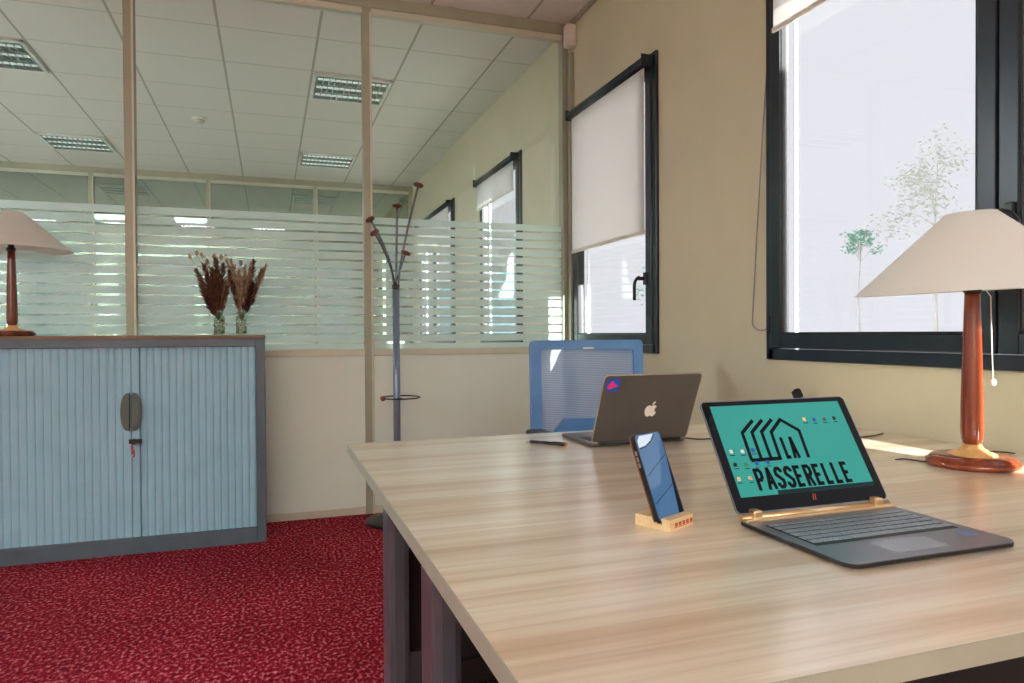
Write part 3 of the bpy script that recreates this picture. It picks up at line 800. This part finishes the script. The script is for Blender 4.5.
sm = frame3((0, .002, th + .010), (1, 0, 0), ut)     # x right, y up the screen, z towards the viewer
SW, SH = .321, .206
lid = MB(M['hpdark']); lid.poly([(p[0], p[1] + SH / 2) for p in rrect(SW, SH, .009, 5)], .0035, sm @ Matrix.Translation((0, 0, -.004))); lo = lid.build('lid', None, hp)
MB(M['screenglass']).poly([(p[0], p[1] + SH / 2) for p in rrect(SW - .003, SH - .003, .008, 5)], .0006, sm @ Matrix.Translation((0, 0, -.0006))).build('bezel', None, lo)
# display area: x -.139..+.139 , y .034..+.190
DX0, DX1, DY0, DY1 = -.143, .143, .027, .196
MB(M['teal']).box(DX0, DX1, DY0, DY1, 0, .0003, 0, sm).build('display', None, lo)
MB(M['tealbar']).box(-.067, DX1, DY0, .034, .0003, .0005, 0, sm).build('taskbar', None, lo)
lg = MB(M['ink']); lm = sm @ Matrix.Translation((0, 0, .0003))
def L_(pts): thick_line(lg, pts, .0066, .0003, lm)
for xl, xt in ((-.0950, -.0640), (-.0745, -.0434), (-.0540, -.0225)):
    L_([(xt, .1655), (xl, .1425), (xl - .001, .0905)])
L_([(-.0975, .0905), (-.0332, .0905)])
L_([(-.0360, .089), (-.0338, .1408), (-.0045, .1640), (.0275, .1408), (.0250, .0880)])
lg.build('logo', None, lo)
GL = {'L': [[(0, 1), (0, 0)], [(-.5, 0), (1, 0)]],
      'A': [[(-.1, 0), (.5, 1.0)], [(1.1, 0), (.5, 1.0)], [(.12, .28), (.88, .28)]],
      'P': [[(0, -.0), (0, 1)], [(0, 1), (.7, 1), (1, .86), (1, .60), (.7, .46), (0, .46)]],
      'R': [[(0, -.0), (0, 1)], [(0, 1), (.7, 1), (1, .86), (1, .62), (.7, .50), (0, .50)], [(.45, .50), (1.0, .0)]],
      'E': [[(0, 0), (0, 1)], [(-.5, 1), (1, 1)], [(0, .5), (.85, .5)], [(-.5, 0), (1, 0)]],
      'S': [[(1, .78), (1, .88), (.72, 1), (.28, 1), (0, .88), (0, .68), (1, .34), (1, .12), (.72, 0), (.28, 0), (0, .12), (0, .24)]]}
def condensed(word, x0, x1, y0, y1, wgt, name='lettering'):
    """bold condensed capitals drawn as flat bands"""
    n = len(word); step = (x1 - x0) / n; gap = step * .14; w = step - gap - wgt; h = y1 - y0 - wgt
    t = MB(M['ink'])
    for i, chh in enumerate(word):
        ox = x0 + i * step + gap / 2 + wgt / 2
        for st_ in GL[chh]:
            pts_ = []
            for (u, v) in st_:
                uu = (-.5 * wgt) if u == -.5 else u * w
                pts_.append((ox + uu, y0 + wgt / 2 + v * h))
            if len(pts_) == 2 and abs(pts_[0][0] - pts_[1][0]) < 1e-6:      # upright: run to the full cap height
                pts_ = [(pts_[0][0], y0), (pts_[0][0], y1)]
            elif chh == 'A' and st_[0][1] == 0: pts_ = [(pts_[0][0], y0), (pts_[1][0], y1)]
            elif chh == 'R' and st_[0][0] == .45: pts_ = [pts_[0], (pts_[1][0], y0)]
            thick_line(t, pts_, wgt, .0003, lm)
    return t.build(name, None, lo)
condensed('LA', -.0232, .0092, .0884, .1295, .0064)
condensed('PASSERELLE', -.1035, .1035, .0360, .0757, .0066)
ic = [(-.1315, .109, 'lightwhite'), (-.1086, .108, 'lightwhite'), (-.0863, .109, 'stickerblue'), (-.1323, .0847, 'blackmatte'), (-.1106, .0838, 'greenicon'), (-.088, .0846, 'stickerblue'), (-.0654, .0851, 'stickerblue'),
      (-.135, .0593, 'bamboo'), (-.1117, .0589, 'bamboo'), (.0487, .1616, 'bamboo'), (.0711, .1598, 'stickerblue'), (.0936, .160, 'handle'), (.1175, .1608, 'blackmatte')]
for (u, v, mm) in ic:
    i_ = MB(M[mm], M['ink']); i_.poly([(u + p[0], v + p[1]) for p in rrect(.0072, .0072, .002, 3)], .0002, lm @ Matrix.Translation((0, 0, .0003)))
    i_.mi = 1; i_.box(u - .005, u + .005, v - .0078, v - .0066, 0, .0002, 0, lm @ Matrix.Translation((0, 0, .0003)))
    i_.build('desktop_icon', None, lo)
em = MB(M['copper'])
for (dx) in (-.0022, .0022): em.poly([(dx - .0022, .0), (dx - .0008, .0), (dx + .0020, .011), (dx + .0006, .011)], .0003, sm @ Matrix.Translation((.004, .0115, 0)))
em.build('emblem', None, lo)

# --- grey laptop seen from behind
mb = empty('laptop', (.997, 1.785, ZT), 0, 'grey laptop seen from behind with a white fruit emblem and round blue sticker', 'laptop')
w2, d2, t2 = .307, .214, .011
b = MB(M['spacegrey']); b.poly([(p[0], p[1] + d2 / 2 + .004) for p in rrect(w2, d2, .012, 5)], t2 - .003, Matrix.Translation((0, 0, .003))); bo = b.build('base', None, mb)
b = MB(M['rubber'])
for sx in (-1, 1):
    for yy in (.03, .19): b.lathe([(.008, 0), (.008, .003)], 12, Matrix.Translation((sx * .12, yy, 0)))
b.build('foot', None, bo)
kb2 = MB(M['rubber'], M['black']); kb2.box(-.135, .135, .028, .125, t2, t2 + .0003); kb2.mi = 1
for r in range(6):
    for c in range(14):
        if r == 5 and 4 < c < 9: continue
        kb2.box(-.134 + c * .0192, -.134 + c * .0192 + .0165, .030 + r * .0158, .030 + r * .0158 + .0135, t2 + .0003, t2 + .0013)
kb2.build('keyboard', None, mb)
MB(M['silver']).poly(rrect(.12, .07, .004, 3), .0004, Matrix.Translation((0, .168, t2))).build('touchpad', None, mb)
tl2 = math.atan2(-.092, .204); u2 = Vector((0, math.sin(tl2), math.cos(tl2)))
sm2 = frame3((0, .004, t2 + .001), (1, 0, 0), u2)     # z axis points to -Y (towards the camera)
HH = .213
MB(M['silver'], M['spacegrey'])
lid = MB(M['silver']); lid.poly([(p[0], p[1] + HH / 2) for p in rrect(w2, HH, .011, 6)], .0030, sm2 @ Matrix.Translation((0, 0, -.0025)))
lo2 = lid.build('lid', None, mb)
MB(M['spacegrey']).poly([(p[0], p[1] + HH / 2) for p in rrect(w2 - .007, HH - .006, .009, 6)], .0008, sm2 @ Matrix.Translation((0, 0, .0005))).build('lid_shell', None, lo2)
MB(M['screenglass']).poly([(p[0], p[1] + HH / 2) for p in rrect(w2 - .008, HH - .012, .008, 6)], .0006, sm2 @ Matrix.Translation((0, 0, -.0032))).build('screen', None, lo2)
MB(M['black']).lathe([(.006, -.13), (.006, .13)], 12, frame3((0, .004, t2), (0, 0, 1), (0, 1, 0))).build('hinge', None, mb)
# fruit emblem outline
def apple(s):
    ctrl = [(0, .36), (.16, .44), (.36, .40), (.47, .27), (.36, .14), (.33, -.02), (.40, -.18), (.52, -.26), (.43, -.46), (.27, -.62), (.13, -.60), (0, -.55), (-.13, -.60), (-.27, -.62), (-.46, -.42), (-.55, -.12), (-.53, .15), (-.40, .36), (-.18, .43)]
    n = len(ctrl); out = []
    for i in range(n):
        p0, p1, p2, p3 = [Vector(ctrl[(i + k - 1) % n]) for k in range(4)]
        for j in range(5):
            t = j / 5
            out.append(.5 * ((2 * p1) + (p2 - p0) * t + (2 * p0 - 5 * p1 + 4 * p2 - p3) * t * t + (3 * p1 - p0 - 3 * p2 + p3) * t ** 3))
    return [(p.x * s, p.y * s) for p in out]
am = sm2 @ Matrix.Translation((.012, HH * .47, .0013))
e = MB(M['applewhite']); e.poly(apple(.034), .0003, am)
leafp = [(.01, .48), (.04, .62), (.15, .76), (.29, .80), (.27, .66), (.17, .53)]
e.poly([(p[0] * .034, p[1] * .034) for p in leafp], .0003, am); e.build('emblem', None, lo2)
sk = MB(M['stickerblue']); sk.poly(arc(0, 0, .0222, 0, 2 * PI, 32)[:-1], .0003, sm2 @ Matrix.Translation((-.123, HH - .030, .0013))); so_ = sk.build('sticker', None, lo2)
sp_ = MB(M['stickerpink']); sp_.poly([(-.015, -.010), (-.008, -.013), (.002, -.007), (.015, -.004), (.011, .003), (.004, .003), (.002, .010), (-.006, .012), (-.010, .004), (-.016, .001)], .0002, sm2 @ Matrix.Translation((-.123, HH - .030, .0016)))
sp_.build('print', None, so_)

# ------------------------------------------------------------------ phone and stand
wd = Vector((.903, .429, 0)).normalized(); nd = Vector((-.429, .903, 0)).normalized()
B0 = Vector((.604, .986, ZT))
stt = empty('phone_stand', tuple(B0 + wd * .034 + nd * .029), math.atan2(wd.y, wd.x), 'small pale wooden block with a slot holding the phone', 'phone stand')
ps = MB(M['bamboo'])
prof = [(-.029, 0), (.039, 0), (.039, .018), (-.0005, .018), (-.004, .008), (-.0145, .008), (-.0115, .018), (-.029, .018)]
ps.poly([(p[0], p[1]) for p in prof], .068, frame3((-.034, 0, 0), (0, 1, 0), (0, 0, 1)))
pso = ps.build('block', None, stt)
rp = MB(M['redink'])
for i in range(5): rp.box(-.020 + i * .011, -.0125 + i * .011, -.0294, -.029, .0055, .0115)
rp.box(-.022, .034 - .001, -.0293, -.029, .0035, .0045); rp.build('red_stamp', None, pso)
ph = empty('smartphone', tuple(B0 + wd * .034 + nd * .0205 + Vector((0, 0, .0085))), math.atan2(wd.y, wd.x), 'black smartphone leaning upright in the wooden stand', 'phone')
a_ = math.radians(20.5); pu = Vector((0, math.sin(a_), math.cos(a_)))
pm_ = frame3((.003, 0, 0), (1, 0, 0), pu)
PW, PH = .077, .150
b = MB(M['black'], M['brown']); b.poly([(p[0], p[1] + PH / 2) for p in rrect(PW, PH, .010, 6)], .0080, pm_ @ Matrix.Translation((0, 0, -.006)))
b.mi = 1; b.poly([(p[0], p[1] + PH / 2) for p in rrect(PW + .001, PH + .001, .0105, 6)], .0022, pm_ @ Matrix.Translation((0, 0, -.0085)))
pb = b.build('case', None, ph)
scn = MB(M['phoneglass']); scn.poly([(p[0], p[1] + PH / 2) for p in rrect(PW - .005, PH - .005, .008, 6)], .0004, pm_ @ Matrix.Translation((0, 0, .002))); sco = scn.build('screen', None, ph)
wp = MB(M['phoneline'])  # window frames mirrored in the glass, painted as dark lines
wm = pm_ @ Matrix.Translation((0, 0, .0024))
for z0_, z1_ in ((.078, .107), (.032, .058)): thick_line(wp, [(-.033, z0_), (.033, z1_)], .0011, .0001, wm)
thick_line(wp, [(-.033, .124), (-.015, .126), (.004, .133), (.020, .144)], .0014, .0001, wm)
wp.build('wallpaper_lines', None, sco)
hi_ = MB(M['phonelight']); hi_.poly([(-.033, .126), (-.015, .128), (.003, .135), (.016, .1455), (-.024, .1455), (-.032, .138)], .0001, wm); hi_.build('bright_patch', None, sco)  # bright part of the reflection, painted on the glass
dk = MB(M['phoneline']); dk.poly([(.022, .003), (.0355, .004), (.0355, .105)], .0001, wm); dk.build('dark_patch', None, sco)  # dark part of the reflection, painted on the glass
for z_ in (.098, .108, .118): MB(M['alu']).box(-PW / 2 - .0012, -PW / 2, z_ - .004, z_ + .004, -.004, -.001, 0, pm_).build('side_button', None, ph)

# ------------------------------------------------------------------ pen, cables
p0, p1 = Vector((.706, 1.936, ZT + .005)), Vector((.788, 1.828, ZT + .005)); dv = (p1 - p0).normalized()
pen = empty('pen', tuple(p0), math.atan2(dv.y, dv.x), 'black ballpoint pen lying on the back desk left of the grey laptop', 'pen'); PL = (p1 - p0).length
MB(M['black']).tube([(.014, 0, 0), (PL - .006, 0, 0)], .0046, 12).build('barrel', None, pen)
MB(M['alu']).tube([(0, 0, -.001), (.015, 0, 0)], .0014, 10, .0042).build('tip', None, pen)
MB(M['copper']).tube([(PL - .006, 0, 0), (PL, 0, 0)], .004, 10).build('button', None, pen)
MB(M['black']).box(PL - .045, PL - .004, -.0015, .0015, .004, .006, .0006).build('clip', None, pen)
def cable(pts, r, label, name='cable'):
    P = [Vector(p) for p in pts]; out = []
    for i in range(len(P) - 1):
        a, b_, c, d = P[max(i - 1, 0)], P[i], P[i + 1], P[min(i + 2, len(P) - 1)]
        for j in range(8):
            t = j / 8; out.append(.5 * ((2 * b_) + (c - a) * t + (2 * a - 5 * b_ + 4 * c - d) * t * t + (3 * b_ - a - 3 * c + d) * t ** 3))
    out.append(P[-1]); o = MB(M['black']).tube(out, r, 7).build(name); tag(o, label, 'cable'); return o
zc_ = ZT + .0028
cable([(1.152, 1.822, ZT + .007), (1.165, 1.815, ZT + .006), (1.20, 1.80, zc_), (1.26, 1.785, zc_), (1.40, 1.70, zc_), (1.55, 1.66, zc_), (1.70, 1.665, zc_), (1.80, 1.70, zc_)], .0022, 'black charging cable running from the grey laptop towards the window wall')
cable([(1.497, 1.285, ZT + .004), (1.494, 1.315, zc_), (1.484, 1.340, zc_), (1.468, 1.351, ZT)], .0020, 'thin black flex leading to the base of the wooden desk lamp')
cable([(1.655, 1.295, zc_), (1.70, 1.33, zc_), (1.745, 1.36, zc_), (1.79, 1.34, zc_), (1.815, 1.30, zc_)], .002, 'short black flex lying between the desk lamp and the wall')
# small black plug upright near the wall
pg = empty('power_plug', (1.79, 2.05, ZT), 0, 'black plug end sticking up behind the top edge of the teal-screened laptop', 'plug')
q_ = MB(M['black']); q_.tube([(0, 0, 0), (-.004, .0, .05), (-.006, 0, .085)], .006, 10); q_.build('flex', None, pg)
q_ = MB(M['black']); q_.box(-.012, .012, -.014, .014, 0, .034, .004, Matrix.Translation((-.006, 0, .082)) @ Matrix.Rotation(math.radians(-35), 4, 'X')); q_.build('plug_head', None, pg)

# ------------------------------------------------------------------ outdoors
struct(MB(M['ground']).box(XW + .3, 45, -30, 60, -.3, -.1).build('ground_outside'))
fc = empty('pale_building', (22, 5, -.1), 0, 'pale rendered building wall glimpsed through the large window', 'building')
f_ = MB(M['facade']); f_.box(0, .6, -22, -.5, 0, 3.4); f_.build('facade', None, fc)
for k in range(5): MB(M['white_trim']).box(-.03, 0, -19 + k * 4, -17 + k * 4, 1.0, 2.4).build('window', None, fc)
f2 = empty('blue_building', (14, 50, -.1), 0, 'light blue building seen through the nearer window beyond the glass partition', 'building')
MB(M['facadeblue']).box(0, .6, -13, 13, 0, 5).build('facade', None, f2)
MB(M['white_trim']).box(-.2, .7, -13, 13, 5, 5.3).build('roof_edge', None, f2)

f3 = empty('tall_building', (24, -22, -.1), 0, 'tall pale building across the yard', 'building')  # added out of view to keep sun off the trees
f_ = MB(M['facade']); f_.box(-15.5, 16, -2, 2, 0, 19); f_.build('facade', None, f3)

def tree(x, y, ztop, zlow, spread, n, label, lm_, lean=0):
    t = empty('tree', (x, y, -.1), 0, label, 'tree')
    b = MB(M['bark']); tips = []
    trunk = [(0, 0, 0), (.03, .02, ztop * .3), (-.02, .03 + lean, ztop * .6), (.02, lean * 1.5, ztop * .95)]
    b.tube(trunk, .032, 8, .008)
    for k in range(9):
        z = zlow + (ztop - zlow) * (k / 9) * .9; a = random.random() * 2 * PI; L = spread * (.5 + .5 * random.random()) * (1 - .4 * k / 9)
        e = Vector((math.cos(a) * L, math.sin(a) * L, z + .35 * L)); b.tube([(0, .02, z - .1), e * .5 + Vector((0, 0, z * .5)), e], .009, 6, .003); tips.append(e)
    b.build('trunk', None, t)
    f = MB(lm_)
    tips.append(Vector((0, lean * 1.5, ztop)))
    for i in range(n):
        c = random.choice(tips); p = c + Vector((random.gauss(0, 1), random.gauss(0, 1), random.gauss(0, .8))) * spread * .17
        s = .022 + .025 * random.random()
        u = Vector((random.gauss(0, 1), random.gauss(0, 1), random.gauss(0, 1))).normalized(); v = u.orthogonal().normalized()
        f.quad(p - u * s, p + v * s * .5, p + u * s, p - v * s * .5)
    f.build('foliage', None, t)
tree(9.0, 7.58, 3.75, 2.5, .85, 1200, 'slender pale tree outside the large window above the lamp shade', M['leaf'])
tree(9.2, 9.15, 2.78, 2.4, .28, 420, 'small green tree outside the large window left of the lamp', M['leafgreen'])
tree(9.0, 14.9, 3.0, 1.9, .7, 420, 'pale green tree outside the narrow window by its handle', M['leafgreen'])

# ------------------------------------------------------------------ light
w = bpy.data.worlds.new('overcast_sky'); sc.world = w; w.use_nodes = True
bg = w.node_tree.nodes['Background']; bg.inputs[0].default_value = lin((224, 222, 229)); bg.inputs[1].default_value = 1.08
s = bpy.data.lights.new('sun', 'SUN'); s.energy = 60.0; s.angle = math.radians(.6); s.color = (1.0, .965, .91)
so = bpy.data.objects.new('sun', s); COL.objects.link(so)
so.rotation_euler = Vector((-.18, 1, -.37)).to_track_quat('-Z', 'Y').to_euler(); so.location = (6, -10, 8)

# ------------------------------------------------------------------ camera
yaw, pit, rol, fpx = .3302, -.0118, -.0056, 706.92
c, s_ = math.cos(yaw), math.sin(yaw)
right = Vector((c, -s_, 0)); fw = Vector((s_, c, 0)); up = Vector((0, 0, 1))
F = fw * math.cos(pit) + up * math.sin(pit); U = -fw * math.sin(pit) + up * math.cos(pit)
R2 = right * math.cos(rol) + U * math.sin(rol); U2 = -right * math.sin(rol) + U * math.cos(rol)
cam = bpy.data.cameras.new('camera'); cam.sensor_width = 36; cam.lens = fpx / 1024 * 36; cam.clip_start = .05; cam.clip_end = 200
co = bpy.data.objects.new('camera', cam); COL.objects.link(co)
m = Matrix.Identity(4)
for i in range(3): m[i][0] = R2[i]; m[i][1] = U2[i]; m[i][2] = -F[i]
m[0][3], m[1][3], m[2][3] = 0, 0, 1.06
co.matrix_world = m; sc.camera = co

sc.view_settings.view_transform = 'Standard'; sc.view_settings.look = 'None'
sc.view_settings.gamma = 1; sc.view_settings.use_curve_mapping = False; sc.view_settings.exposure = 0.16
sc.cycles.max_bounces = 10; sc.cycles.transparent_max_bounces = 24; sc.cycles.diffuse_bounces = 6
